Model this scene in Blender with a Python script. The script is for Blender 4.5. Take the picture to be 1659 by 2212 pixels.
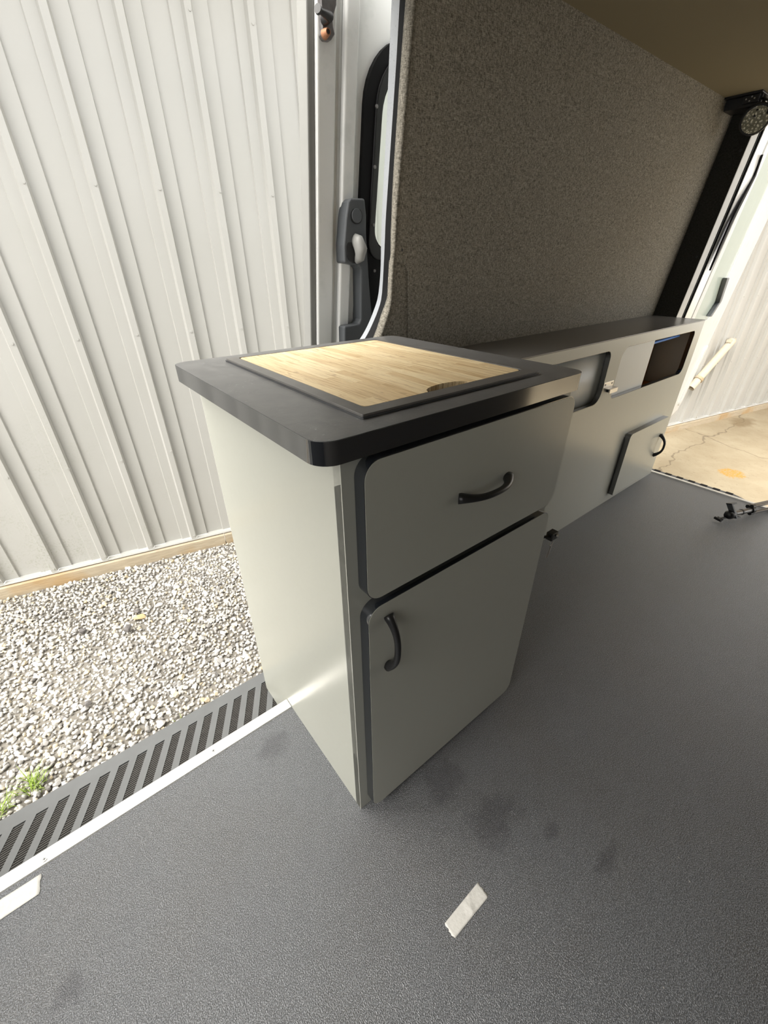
import bpy, bmesh, math, random
import numpy as np
from mathutils import Vector, Matrix, Euler

for o in list(bpy.data.objects):
    bpy.data.objects.remove(o, do_unlink=True)
scene = bpy.context.scene
COL = scene.collection
random.seed(7)
R = math.radians

# ------------------------------------------------------------------ camera
CAM = Vector((-0.2593, -0.4103, 1.0904))
CROT = Euler((1.0309, 0.0019, -0.6779), 'XYZ')
FPX = 909.08
cd = bpy.data.cameras.new('camera')
cd.sensor_fit = 'HORIZONTAL'
cd.sensor_width = 36.0
cd.lens = 36.0 * FPX / 1659.0
cd.clip_start = 0.01
cam = bpy.data.objects.new('camera', cd)
COL.objects.link(cam)
cam.location = CAM
cam.rotation_euler = CROT
scene.camera = cam

# ------------------------------------------------------------------ sky, sun, exposure
world = bpy.data.worlds.new('overcast_sky')
scene.world = world
world.use_nodes = True
bg = world.node_tree.nodes['Background']
bg.inputs[0].default_value = (1.0, 0.99, 0.965, 1)
bg.inputs[1].default_value = 1.0
sl = bpy.data.lights.new('hazy_sun_offscreen', 'SUN')
sl.energy = 6.0
sl.angle = R(75)
sl.color = (1.0, 0.96, 0.89)
sun = bpy.data.objects.new('hazy_sun_offscreen', sl)
COL.objects.link(sun)
sun.rotation_euler = Vector((0.55, -0.25, -1.0)).to_track_quat('-Z', 'Y').to_euler()
vs = scene.view_settings
vs.view_transform = 'Standard'
vs.look = 'None'
vs.gamma = 1.0
vs.use_curve_mapping = False
vs.exposure = 1.35

# ------------------------------------------------------------------ pixel helpers (frame 1659 x 2212)
MROT = CROT.to_matrix()


def ray(px):
    return MROT @ Vector(((px[0] - 829.5) / FPX, -(px[1] - 1106.0) / FPX, -1.0))


def hit(px, ax, v):
    d = ray(px)
    return CAM + d * ((v - CAM[ax]) / d[ax])


def hitp(px, a, b=0.0, c=0.0):
    """hit the plane y = a + b*z + c*x"""
    d = ray(px)
    t = (a + b * CAM.z + c * CAM.x - CAM.y) / (d.y - b * d.z - c * d.x)
    return CAM + d * t


def proj(P):
    q = MROT.transposed() @ (Vector(P) - CAM)
    return (829.5 + FPX * q.x / -q.z, 1106 - FPX * q.y / -q.z)


# ------------------------------------------------------------------ material helpers
class NT:
    def __init__(s, name, rough=.5, base=(.5, .5, .5), spec=.5, metal=0.0):
        s.m = bpy.data.materials.new(name)
        s.m.use_nodes = True
        s.t = s.m.node_tree
        s.b = s.t.nodes['Principled BSDF']
        s.b.inputs['Base Color'].default_value = (*base, 1)
        s.b.inputs['Roughness'].default_value = rough
        s.b.inputs['Specular IOR Level'].default_value = spec
        s.b.inputs['Metallic'].default_value = metal
        s.pos = None

    def n(s, typ, **kw):
        k = s.t.nodes.new(typ)
        for a, v in kw.items():
            setattr(k, a, v)
        return k

    def put(s, sock, v):
        if isinstance(v, bpy.types.NodeSocket):
            s.t.links.new(v, sock)
        elif isinstance(v, (tuple, list)) and len(v) == 3 and sock.type == 'RGBA':
            sock.default_value = (*v, 1)
        else:
            sock.default_value = v

    def P(s):
        if s.pos is None:
            s.pos = s.n('ShaderNodeNewGeometry').outputs['Position']
        return s.pos

    def scaled(s, v3, vec=None):
        m = s.n('ShaderNodeVectorMath', operation='MULTIPLY')
        s.put(m.inputs[0], vec or s.P())
        m.inputs[1].default_value = v3
        return m.outputs[0]

    def noise(s, scale, detail=3, rough=.55, vec=None, dist=0.0):
        k = s.n('ShaderNodeTexNoise')
        s.put(k.inputs['Vector'], vec or s.P())
        k.inputs['Scale'].default_value = scale
        k.inputs['Detail'].default_value = detail
        k.inputs['Roughness'].default_value = rough
        k.inputs['Distortion'].default_value = dist
        return k.outputs['Fac']

    def voro(s, scale, vec=None, out='Distance', feature='F1'):
        k = s.n('ShaderNodeTexVoronoi', feature=feature)
        s.put(k.inputs['Vector'], vec or s.P())
        k.inputs['Scale'].default_value = scale
        return k.outputs[out]

    def ramp(s, v, a, b, lo=0.0, hi=1.0):
        k = s.n('ShaderNodeMapRange')
        s.put(k.inputs[0], v)
        k.inputs[1].default_value = a
        k.inputs[2].default_value = b
        k.inputs[3].default_value = lo
        k.inputs[4].default_value = hi
        return k.outputs[0]

    def math(s, op, a, b=0.0):
        k = s.n('ShaderNodeMath', operation=op)
        s.put(k.inputs[0], a)
        s.put(k.inputs[1], b)
        return k.outputs[0]

    def mix(s, f, a, b):
        k = s.n('ShaderNodeMix', data_type='RGBA')
        s.put(k.inputs[0], f)
        s.put(k.inputs[6], a)
        s.put(k.inputs[7], b)
        return k.outputs[2]

    def spot(s, c, r, nz=None, amp=.0, soft=.5):
        """soft stain mask round a point c with radii r (3)"""
        d = s.n('ShaderNodeVectorMath', operation='SUBTRACT')
        s.put(d.inputs[0], s.P())
        d.inputs[1].default_value = c
        e = s.scaled((1 / r[0], 1 / r[1], 1 / r[2]), d.outputs[0])
        l = s.n('ShaderNodeVectorMath', operation='LENGTH')
        s.put(l.inputs[0], e)
        v = l.outputs['Value']
        if nz is not None:
            v = s.math('ADD', v, s.math('MULTIPLY', s.math('SUBTRACT', nz, .5), amp))
        return s.ramp(v, 1.0, 1.0 - soft)

    def color(s, v):
        s.put(s.b.inputs['Base Color'], v)

    def rough(s, v):
        s.put(s.b.inputs['Roughness'], v)

    def bump(s, v, strength=.3, dist=.002):
        k = s.n('ShaderNodeBump')
        k.inputs['Strength'].default_value = strength
        k.inputs['Distance'].default_value = dist
        s.put(k.inputs['Height'], v)
        s.t.links.new(k.outputs[0], s.b.inputs['Normal'])


def plain(name, base, rough=.5, spec=.5, metal=0.0, vary=.06, scale=30, bump=0.0):
    k = NT(name, rough, base, spec, metal)
    f = k.noise(scale, 3)
    lo = tuple(max(0, c * (1 - vary)) for c in base)
    hi = tuple(min(1, c * (1 + vary)) for c in base)
    k.color(k.mix(f, lo, hi))
    if bump:
        k.bump(k.noise(scale * 6, 2), bump, .001)
    return k.m


M = {}
M['laminate'] = plain('grey_laminate', (.455, .460, .408), .27, .5, vary=.015, scale=60)
M['benchtop'] = plain('charcoal_grey_laminate', (.135, .13, .122), .3, .5, vary=.03)
M['band'] = plain('black_edge_band', (.016, .019, .025), .10, 1.0)
M['band'].node_tree.nodes['Principled BSDF'].inputs['IOR'].default_value = 1.8
M['stepgrey'] = plain('grey_step_plastic', (.125, .13, .132), .5, .5, vary=.12, scale=25)
M['black'] = plain('black_plastic', (.012, .012, .013), .38, .5)
M['rubber'] = plain('black_rubber', (.008, .008, .009), .7, .2)
M['padrib'] = plain('worn_ribbed_rubber', (.060, .057, .053), .6, .4, vary=.4, scale=60)
M['darkgrey'] = plain('dark_grey_plastic', (.085, .092, .10), .42, .45, scale=200)
M['greybit'] = plain('grey_plastic', (.25, .25, .24), .4, .45)
M['steel'] = plain('brushed_steel', (.62, .60, .56), .32, .5, .9)
M['alu'] = plain('aluminium_trim', (.80, .79, .76), .36, .5, .55, vary=.04)
M['screw'] = plain('screw_metal', (.45, .44, .42), .35, .5, .8)
M['rust'] = plain('rusty_bolt', (.42, .20, .11), .6, .4, .3, vary=.3, scale=200)
M['gunmetal'] = plain('greasy_dark_steel', (.20, .19, .19), .45, .5, .5, vary=.5, scale=60)
M['tripod'] = plain('tripod_grey_tube', (.16, .155, .15), .3, .5, .6)
M['gel'] = plain('blue_foam', (.10, .26, .72), .6)
M['plyinside'] = plain('brown_plywood', (.50, .26, .10), .9, .03, vary=.3, scale=9)
M['whitesheet'] = plain('off_white_sheet', (.62, .63, .60), .35, .5, vary=.02)
M['mint'] = plain('mint_tinted_panel', (.60, .70, .64), .15, .5, vary=.03)
M['pvc'] = plain('weathered_pvc', (.62, .55, .43), .5, .4, vary=.12)
M['plaster'] = plain('van_lining', (.10, .09, .075), .85, .2)


def mk_white():
    k = NT('white_van_paint', .22, (.74, .76, .75), .5)
    f = k.ramp(k.noise(14, 5, .6), .56, .70)
    k.color(k.mix(f, (.86, .87, .865), (.78, .80, .79)))
    k.bump(k.noise(160, 2), .08, .001)
    return k.m


M['white'] = mk_white()


def mk_sealcoat():
    k = NT('grey_body_flange', .4, (.5, .53, .58), .5)
    k.color(k.mix(k.ramp(k.voro(170), .0, .25), (.24, .255, .27), (.40, .42, .45)))
    return k.m


M['flange'] = mk_sealcoat()


def mk_floor():
    k = NT('textured_vinyl_floor', .42, (.05, .05, .052), 1.0)
    grain = k.noise(520, 1, .5, k.scaled((1, 1, 1)), 0)
    big = k.noise(3.0, 4)
    mid = k.noise(22, 5, .65)
    c = k.mix(k.ramp(mid, .35, .75), (.050, .053, .058), (.066, .070, .076))
    c = k.mix(k.ramp(big, .45, .75), c, (.052, .050, .048))
    c = k.mix(k.ramp(grain, .46, .68), c, (.205, .218, .24))  # real grain, lightened to put the vinyl's sparkle into the colour
    specks = k.ramp(k.voro(26), .05, .03)
    c = k.mix(k.math('MULTIPLY', specks, k.ramp(k.noise(5, 1), .55, .65)), c, (.3, .29, .27))
    nz = k.noise(26, 4, .7)
    tot = None
    for (x, y, rx, ry) in [(-.094, .262, .05, .045), (-.562, .088, .03, .03), (.195, -.078, .07, .05), (.222, -.205, .08, .055),
                           (.352, -.405, .045, .02), (.30, -.30, .03, .02)]:
        m = k.spot((x, y, 0), (rx, ry, 1), nz, 1.7, .55)
        tot = m if tot is None else k.math('MAXIMUM', tot, m)
    c = k.mix(k.math('MULTIPLY', tot, .5), c, (.018, .018, .026))
    k.color(c)
    k.rough(k.ramp(grain, .3, .7, .42, .30))
    sx = k.n('ShaderNodeSeparateXYZ')
    k.put(sx.inputs[0], k.P())
    wob = k.math('ADD', sx.outputs[1], k.math('MULTIPLY', k.math('SUBTRACT', k.noise(2.2, 1), .5), .02))
    line = k.math('MULTIPLY', k.ramp(k.math('ABSOLUTE', k.math('ADD', wob, .052)), .006, .0), k.ramp(sx.outputs[0], .12, -.05))
    h = k.math('ADD', grain, k.math('MULTIPLY', line, .35))
    k.bump(h, .8, .0026)
    return k.m


M['floor'] = mk_floor()


def mk_fabric(name, lo, hi):
    k = NT(name, .9, lo, .15)
    v1 = k.noise(1.0, 4, .7, k.scaled((650, 650, 110)))
    v2 = k.noise(1.0, 4, .7, k.scaled((110, 110, 700)))
    v3 = k.noise(150, 4, .7)
    s = k.math('ADD', k.math('MULTIPLY', v1, .48), k.math('ADD', k.math('MULTIPLY', v2, .36), k.math('MULTIPLY', v3, .16)))
    c = k.mix(k.ramp(s, .42, .60), lo, hi)
    k.color(c)
    k.bump(s, .6, .003)
    return k.m


M['fabric'] = mk_fabric('tweed_wall_fabric', (.095, .087, .072), (.44, .41, .35))
M['shadefabric'] = mk_fabric('shaded_pillar_fabric', (.018, .017, .014), (.05, .048, .042))  # pillar fabric darkened: shade of its forward face is in the colour
M['ceiling'] = plain('taupe_headliner', (.27, .236, .165), .95, .1, vary=.1, scale=400)


def mk_top():
    k = NT('charcoal_slate_worktop', .40, (.05, .05, .053), .9)
    a = k.noise(34, 6, .7, None, .5)
    b = k.noise(150, 3, .7)
    c = k.mix(k.ramp(a, .35, .7), (.10, .10, .102), (.175, .174, .172))
    dust = k.math('MULTIPLY', k.ramp(b, .60, .72), k.ramp(k.noise(12, 3), .5, .65))
    k.color(k.mix(dust, c, (.30, .30, .31)))
    k.rough(k.ramp(a, .3, .7, .28, .38))
    k.bump(b, .08, .001)
    return k.m


M['top'] = mk_top()
M['rim'] = plain('grey_black_sink_rim', (.17, .163, .155), .34, .7, .3, vary=.2, scale=40)


def mk_bamboo():
    k = NT('bamboo', .42, (.7, .48, .22), .35)
    oi = k.n('ShaderNodeObjectInfo')
    r = oi.outputs['Random']
    off = k.n('ShaderNodeCombineXYZ')
    k.put(off.inputs[0], k.math('MULTIPLY', r, 40))
    k.put(off.inputs[1], k.math('MULTIPLY', r, 17))
    ad = k.n('ShaderNodeVectorMath', operation='ADD')
    k.put(ad.inputs[0], k.P())
    k.put(ad.inputs[1], off.outputs[0])
    g = k.noise(1.0, 4, .65, k.scaled((260, 9, 50), ad.outputs[0]))
    g2 = k.noise(1.0, 3, .6, k.scaled((900, 30, 50), ad.outputs[0]))
    c = k.mix(r, (.95, .80, .52), (.74, .56, .32))
    c = k.mix(k.ramp(g, .48, .72), c, (.46, .28, .11))
    c = k.mix(k.math('MULTIPLY', k.ramp(g2, .55, .7), .45), c, (.36, .21, .08))
    nod = k.noise(1.0, 2, .5, k.scaled((50, 26, 9), ad.outputs[0]))
    c = k.mix(k.math('MULTIPLY', k.ramp(nod, .66, .74), .5), c, (.38, .24, .12))
    k.color(c)
    k.bump(g2, .12, .0006)
    return k.m


M['bamboo'] = mk_bamboo()


def mk_sheet():
    k = NT('cream_white_painted_steel', .38, (.8, .79, .74), .4)
    c = k.mix(k.noise(2.5, 3), (.475, .47, .442), (.52, .515, .495))
    sx = k.n('ShaderNodeSeparateXYZ')
    k.put(sx.inputs[0], k.P())
    low = k.ramp(sx.outputs[2], .75, -.25)
    patch = k.ramp(k.noise(4.0, 3, .6), .50, .66)
    fine = k.ramp(k.noise(95, 4, .75), .50, .64)
    west = k.ramp(sx.outputs[0], .25, -.45)
    m = k.math('MULTIPLY', k.math('MULTIPLY', low, patch), k.math('MULTIPLY', fine, k.math('ADD', west, .08)))
    k.color(k.mix(k.math('MULTIPLY', m, .7), c, (.33, .34, .27)))
    k.bump(k.noise(2.2, 2), .15, .01)
    return k.m


M['sheet'] = mk_sheet()


def mk_timber():
    k = NT('weathered_timber', .8, (.5, .4, .28), .2)
    g = k.noise(1.0, 5, .65, k.scaled((6, 40, 90)))
    c = k.mix(g, (.34, .28, .20), (.66, .57, .43))
    c = k.mix(k.ramp(k.noise(3.0, 3), .52, .66), c, (.48, .34, .19))
    k.color(c)
    k.bump(g, .4, .004)
    return k.m


M['timber'] = mk_timber()


def mk_stone(name, island):
    k = NT(name, .85, (.4, .4, .38), .25)
    if island:
        r = k.n('ShaderNodeNewGeometry').outputs['Random Per Island']
    else:
        r = k.n('ShaderNodeObjectInfo').outputs['Random']
    cr = k.n('ShaderNodeValToRGB')
    k.put(cr.inputs[0], r)
    e = cr.color_ramp.elements
    e[0].position = 0
    e[0].color = (.20, .19, .18, 1)
    e[1].position = 1
    e[1].color = (.58, .49, .34, 1)
    for p, c in ((.10, (.42, .405, .385)), (.35, (.60, .585, .555)), (.60, (.74, .725, .69)), (.84, (.68, .645, .58)), (.93, (.68, .61, .48))):
        q = e.new(p)
        q.color = (*c, 1)
    k.color(k.mix(k.math('MULTIPLY', k.ramp(k.noise(220, 4, .7), .45, .7), .35), cr.outputs[0], (.25, .24, .22)))
    k.bump(k.noise(300, 3), .35, .002)
    return k.m


M['stuffstone'] = mk_stone('crushed_stone_bed', True)
M['stone'] = mk_stone('crushed_stone', False)
M['darkstone'] = plain('dark_stone', (.16, .15, .145), .9, .2, vary=.35, scale=90, bump=.4)
M['tanstone'] = plain('tan_stone', (.62, .48, .27), .85, .2, vary=.2, scale=90, bump=.3)
M['earth'] = plain('stone_dust', (.22, .205, .18), .95, .1, vary=.4, scale=60, bump=.6)


def mk_concrete():
    k = NT('worn_concrete', .85, (.5, .43, .3), .2)
    a = k.noise(2.2, 6, .65)
    b = k.noise(35, 4, .7)
    c = k.mix(k.ramp(a, .35, .68), (.34, .28, .19), (.43, .37, .265))
    c = k.mix(k.math('MULTIPLY', k.ramp(b, .58, .72), .5), c, (.21, .17, .115))
    wob = k.math('MULTIPLY', k.math('SUBTRACT', k.noise(1.6, 4), .5), .5)
    for (pa_, pb_, wd_) in (((1462, 922), (1659, 988), .012), ((1412, 1012), (1510, 955), .010)):
        A0, B0 = hit(pa_, 2, -.45), hit(pb_, 2, -.45)
        nn = Vector((-(B0 - A0).y, (B0 - A0).x, 0)).normalized()
        dt = k.n('ShaderNodeVectorMath', operation='DOT_PRODUCT')
        k.put(dt.inputs[0], k.P())
        dt.inputs[1].default_value = nn
        dd_ = k.math('ABSOLUTE', k.math('ADD', k.math('SUBTRACT', dt.outputs['Value'], nn.dot(A0)), wob))
        c = k.mix(k.math('MULTIPLY', k.ramp(dd_, wd_, wd_ * .3), .6), c, (.15, .12, .085))
    q = hit((1580, 1022), 2, -.45)
    sp = k.spot(q, (.11, .10, 1), k.noise(14, 4, .7), 1.3, .25)
    c = k.mix(k.math('MULTIPLY', sp, k.ramp(k.noise(60, 3), .38, .5)), c, (.46, .27, .07))
    q2 = hit((1605, 912), 2, -.45)
    c = k.mix(k.math('MULTIPLY', k.spot(q2, (.25, .12, 1), k.noise(9, 3), 1.0, .5), .7), c, (.22, .16, .09))
    k.color(c)
    k.bump(k.math('ADD', a, k.math('MULTIPLY', b, .3)), .35, .01)
    return k.m


M['concrete'] = mk_concrete()
M['grass'] = plain('grass_blade', (.26, .37, .06), .6, .3, vary=.35, scale=40)


def mk_tape():
    k = NT('masking_tape', .55, (.6, .6, .57), .4)
    k.color(k.mix(k.noise(120, 3), (.52, .51, .48), (.68, .67, .64)))
    k.bump(k.noise(150, 3, .6), .5, .002)
    return k.m


M['tape'] = mk_tape()


def mk_glass():
    m = bpy.data.materials.new('window_glass')
    m.use_nodes = True
    b = m.node_tree.nodes['Principled BSDF']
    b.inputs['Base Color'].default_value = (.86, .92, .88, 1)
    b.inputs['Transmission Weight'].default_value = 1.0
    b.inputs['Roughness'].default_value = .01
    b.inputs['IOR'].default_value = 1.05
    return m


M['glass'] = mk_glass()


def mk_lens():
    k = NT('led_lens', .12, (.75, .72, .58), .6)
    k.bump(k.voro(120), .5, .004)
    k.color(k.mix(k.ramp(k.voro(120), .2, .5), (.85, .82, .66), (.22, .21, .15)))
    return k.m


M['lens'] = mk_lens()

# ------------------------------------------------------------------ mesh helpers
WLOC = {}


def fin(name, bm, mat, parent=None, smooth=False, bevel=0.0, seg=2):
    """one mesh object, origin at its own centre"""
    bmesh.ops.recalc_face_normals(bm, faces=bm.faces[:])
    vs_ = [v.co for v in bm.verts]
    lo = Vector([min(v[i] for v in vs_) for i in range(3)])
    hi = Vector([max(v[i] for v in vs_) for i in range(3)])
    c = (lo + hi) / 2
    c.z = lo.z
    bmesh.ops.translate(bm, verts=bm.verts[:], vec=-c)
    me = bpy.data.meshes.new(name)
    bm.to_mesh(me)
    bm.free()
    for m in (mat if isinstance(mat, (list, tuple)) else [mat]):
        me.materials.append(M[m])
    if smooth:
        me.polygons.foreach_set('use_smooth', [True] * len(me.polygons))
        if smooth != 'all':
            try:
                me.set_sharp_from_angle(angle=R(smooth if isinstance(smooth, (int, float)) and smooth > 1 else 35))
            except Exception:
                pass
    o = bpy.data.objects.new(name, me)
    COL.objects.link(o)
    WLOC[o.name] = c.copy()
    if parent is not None:
        o.parent = parent
        o.location = c - WLOC[parent.name]
    else:
        o.location = c
    if bevel:
        b = o.modifiers.new('bevel', 'BEVEL')
        b.width = bevel
        b.segments = seg
        b.limit_method = 'ANGLE'
        b.angle_limit = R(40)
    return o


def thing(name, loc, label, cat, group=None):
    o = bpy.data.objects.new(name, None)
    o.empty_display_size = .05
    COL.objects.link(o)
    o.location = loc
    WLOC[o.name] = Vector(loc)
    return tag(o, label, cat, group)


def tag(o, label, cat=None, group=None, kind=None):
    o['label'] = label
    if cat:
        o['category'] = cat
    if group:
        o['group'] = group
    if kind:
        o['kind'] = kind
    return o


def struct(o, label=None):
    o['kind'] = 'structure'
    if label:
        o['label'] = label
    return o


def sempty(name, loc, label):
    o = bpy.data.objects.new(name, None)
    o.empty_display_size = .05
    COL.objects.link(o)
    o.location = loc
    WLOC[o.name] = Vector(loc)
    return struct(o, label)


def B():
    return bmesh.new()


def box(bm, x0, x1, y0, y1, z0, z1, mi=0):
    v = [bm.verts.new(p) for p in ((x0, y0, z0), (x1, y0, z0), (x1, y1, z0), (x0, y1, z0), (x0, y0, z1), (x1, y0, z1), (x1, y1, z1), (x0, y1, z1))]
    for f in ((0, 3, 2, 1), (4, 5, 6, 7), (0, 1, 5, 4), (1, 2, 6, 5), (2, 3, 7, 6), (3, 0, 4, 7)):
        bm.faces.new([v[i] for i in f]).material_index = mi
    return bm


def rrect(a0, a1, b0, b1, r, n=7):
    if not isinstance(r, (tuple, list)):
        r = (r,) * 4
    pts = []
    for (cx, cy, s, rr) in ((a1, b1, 0, r[0]), (a0, b1, 90, r[1]), (a0, b0, 180, r[2]), (a1, b0, 270, r[3])):
        ox = cx - rr if s in (0, 270) else cx + rr
        oy = cy - rr if s in (0, 90) else cy + rr
        if rr <= 0:
            pts.append((cx, cy))
            continue
        for i in range(n + 1):
            t = R(s + 90 * i / n)
            pts.append((ox + rr * math.cos(t), oy + rr * math.sin(t)))
    return pts


def to3(p, ax, h):
    if ax == 0:
        return (h, p[0], p[1])
    if ax == 1:
        return (p[0], h, p[1])
    return (p[0], p[1], h)


def prism(bm, outer, ax, h0, h1, holes=(), fn=None):
    """extrude a 2D outline (with holes) along an axis from h0 to h1; fn maps points"""
    lay = []
    for h in (h0, h1):
        loops = []
        for poly in [outer] + list(holes):
            loops.append([bm.verts.new(fn(p, h) if fn else to3(p, ax, h)) for p in poly])
        lay.append(loops)
    for a, b in zip(*lay):
        n = len(a)
        for i in range(n):
            bm.faces.new((a[i], a[(i + 1) % n], b[(i + 1) % n], b[i]))
    for loops in lay:
        if not holes:
            bm.faces.new(loops[0])
        else:
            es = []
            for l in loops:
                for i in range(len(l)):
                    e = bm.edges.get((l[i], l[(i + 1) % len(l)]))
                    es.append(e)
            bmesh.ops.triangle_fill(bm, use_beauty=True, use_dissolve=False, edges=es)
    return bm


def sweep(bm, pts, rad, n=12, up=(0, 0, 1), cap=True, sq=1.0):
    """tube along pts; rad = r | list of r | list of (ru, rv)"""
    pts = [Vector(p) for p in pts]
    up = Vector(up)
    rings = []
    for i, p in enumerate(pts):
        d = (pts[min(i + 1, len(pts) - 1)] - pts[max(i - 1, 0)]).normalized()
        u = d.cross(up)
        if u.length < 1e-4:
            u = d.cross(Vector((1, 0, 0)))
        u.normalize()
        v = u.cross(d).normalized()
        r = rad[i] if isinstance(rad, list) else rad
        ru, rv = r if isinstance(r, tuple) else (r, r)
        ring = []
        for k in range(n):
            t = 2 * math.pi * k / n
            c, s = math.cos(t), math.sin(t)
            c = math.copysign(abs(c) ** sq, c)
            s = math.copysign(abs(s) ** sq, s)
            ring.append(bm.verts.new(p + u * (ru * c) + v * (rv * s)))
        rings.append(ring)
    for a, b in zip(rings, rings[1:]):
        for k in range(n):
            bm.faces.new((a[k], a[(k + 1) % n], b[(k + 1) % n], b[k]))
    if cap:
        bm.faces.new(rings[0])
        bm.faces.new(rings[-1][::-1])
    return bm


def cyl(bm, a, b, r, n=16, r2=None):
    return sweep(bm, [a, b], [r, r if r2 is None else r2], n)


def strip(bm, A, Bp, thick, nrm):
    """lofted ribbon between two equally long point lists, with thickness along nrm"""
    nrm = Vector(nrm) * thick
    a0 = [bm.verts.new(p) for p in A]
    b0 = [bm.verts.new(p) for p in Bp]
    a1 = [bm.verts.new(Vector(p) + nrm) for p in A]
    b1 = [bm.verts.new(Vector(p) + nrm) for p in Bp]
    for i in range(len(A) - 1):
        bm.faces.new((a0[i], a0[i + 1], b0[i + 1], b0[i]))
        bm.faces.new((a1[i], b1[i], b1[i + 1], a1[i + 1]))
        bm.faces.new((a0[i], a1[i], a1[i + 1], a0[i + 1]))
        bm.faces.new((b0[i], b0[i + 1], b1[i + 1], b1[i]))
    for i in (0, -1):
        bm.faces.new((a0[i], b0[i], b1[i], a1[i]))
    return bm


def resample(pts, n):
    """Catmull-Rom resample of a pixel path"""
    P = [Vector(p) for p in pts]
    out = []
    for k in range(n):
        t = k / (n - 1) * (len(P) - 1)
        i = min(int(t), len(P) - 2)
        f = t - i
        p0, p1, p2, p3 = P[max(i - 1, 0)], P[i], P[i + 1], P[min(i + 2, len(P) - 1)]
        out.append(.5 * ((2 * p1) + (p2 - p0) * f + (2 * p0 - 5 * p1 + 4 * p2 - p3) * f * f + (3 * p1 - p0 - 3 * p2 + p3) * f ** 3))
    return out


# ------------------------------------------------------------------ main dimensions (metres)
ZG = -.45                                   # yard level; van floor is z = 0
WA, YO = -.2191, 2.0456                     # building wall: y = YO + WA x
WB = -.104
WA0 = .615 + .104 * .85                     # inner wall: y = WA0 + WB z


def yw(z):
    return WA0 + WB * z


CEIL = 1.65
XR = 2.413                                  # rear end of the van floor
YT = .332                                   # inner edge of the side door trim
W_, D_, H_ = .535, .540, .910               # galley cabinet

# ------------------------------------------------------------------ yard
g = box(B(), -6, 1.6, -5, 3.6, ZG - .2, ZG - .006)
struct(fin('ground_gravel', g, 'earth'), 'bed of stone dust under the gravel beside the van')
g = box(B(), 1.6, 14, -8, 3.6, ZG - .2, ZG)
struct(fin('ground_concrete', g, 'concrete'), 'worn tan concrete apron behind the open rear doors')

# building wall: vertical ribbed sheets, each its own part
ux = Vector((1, WA, 0)).normalized()
un = Vector((ux.y, -ux.x, 0))               # towards the van
wall = sempty('wall_exterior', (0, YO, ZG), 'cream white ribbed steel wall of the building beside the van')


def wpt(u, off, z):
    return Vector((0, YO, 0)) + ux * u + un * off + Vector((0, 0, z))


PER = .2385
PH = .1095
prof = [(0, 0), (.004, .011), (.047, .011), (.056, .035), (.082, .035), (.087, .011), (.1465, .011), (.149, 0)]
Z0, Z1 = -.368, 2.35
k0, k1 = -14, 34
for s0 in range(k0, k1, 4):
    bm = B()
    pts = []
    for k in range(s0, s0 + 4):
        for (du, dh) in prof:
            pts.append((PH + k * PER + du, dh))
    pts.append((PH + (s0 + 4) * PER, 0))
    zs = [Z0, .2, .79, 1.345, 1.9, Z1]
    grid = [[bm.verts.new(wpt(u, dh, z)) for (u, dh) in pts] for z in zs]
    for a, b in zip(grid, grid[1:]):
        for i in range(len(pts) - 1):
            bm.faces.new((a[i], a[i + 1], b[i + 1], b[i]))
    fin('metal_sheet', bm, 'sheet', wall)
# screws
scr = B()
cyl(scr, (0, 0, 0), un * .0035, .0085, 10)
cyl(scr, un * .003, un * .008, .005, 6)
sm = None
for k in list(range(-4, 6)) + list(range(20, 28)):
    for zi, z in enumerate((-.347, .198, .790, 1.347, 1.90)):
        if k >= 20 and z > .9:
            continue
        P_ = wpt(PH + k * PER + .074 + random.uniform(-.004, .004), .0345, z + random.uniform(-.006, .006))
        if sm is None:
            o = fin('screw', scr, 'sheet', wall, smooth=30)
            sm = o.data
        else:
            o = bpy.data.objects.new('screw', sm)
            COL.objects.link(o)
            o.parent = wall
        o.location = P_ - WLOC['wall_exterior']
        o.location.z -= .008
# timber skirting boards at the foot of the wall and the metal drip lip above
u = -4.0
for L in (2.6, 1.75, 2.9, 2.4, 2.6):
    bm = B()
    c = []
    for (du, off, z) in ((0, .004, ZG - .02), (0, .045, ZG - .02), (0, .045, -.392), (0, .004, -.380)):
        c.append((off, z))
    a = [bm.verts.new(wpt(u + .002, o_, z)) for (o_, z) in c]
    b = [bm.verts.new(wpt(u + L - .002, o_, z)) for (o_, z) in c]
    for i in range(4):
        bm.faces.new((a[i], a[(i + 1) % 4], b[(i + 1) % 4], b[i]))
    bm.faces.new(a)
    bm.faces.new(b[::-1])
    fin('base_board', bm, 'timber', wall)
    u += L
bm = B()
a = [bm.verts.new(wpt(-4, o_, z)) for (o_, z) in ((-.01, -.366), (.030, -.372), (.034, -.380), (-.01, -.376))]
b = [bm.verts.new(wpt(8.2, o_, z)) for (o_, z) in ((-.01, -.366), (.030, -.372), (.034, -.380), (-.01, -.376))]
for i in range(4):
    bm.faces.new((a[i], a[(i + 1) % 4], b[(i + 1) % 4], b[i]))
fin('drip_edge', bm, 'sheet', wall)

bm = B()  # unseen eave, added to shade the upper part of the wall
a = [bm.verts.new(wpt(-4, o_, z)) for (o_, z) in ((-.2, 2.35), (.50, 2.35), (.50, 2.47), (-.2, 2.55))]
b = [bm.verts.new(wpt(3.4, o_, z)) for (o_, z) in ((-.2, 2.35), (.50, 2.35), (.50, 2.47), (-.2, 2.55))]
for i in range(4):
    bm.faces.new((a[i], a[(i + 1) % 4], b[(i + 1) % 4], b[i]))
bm.faces.new(a)
bm.faces.new(b[::-1])
fin('added_shade_eave', bm, 'sheet', wall)
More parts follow.
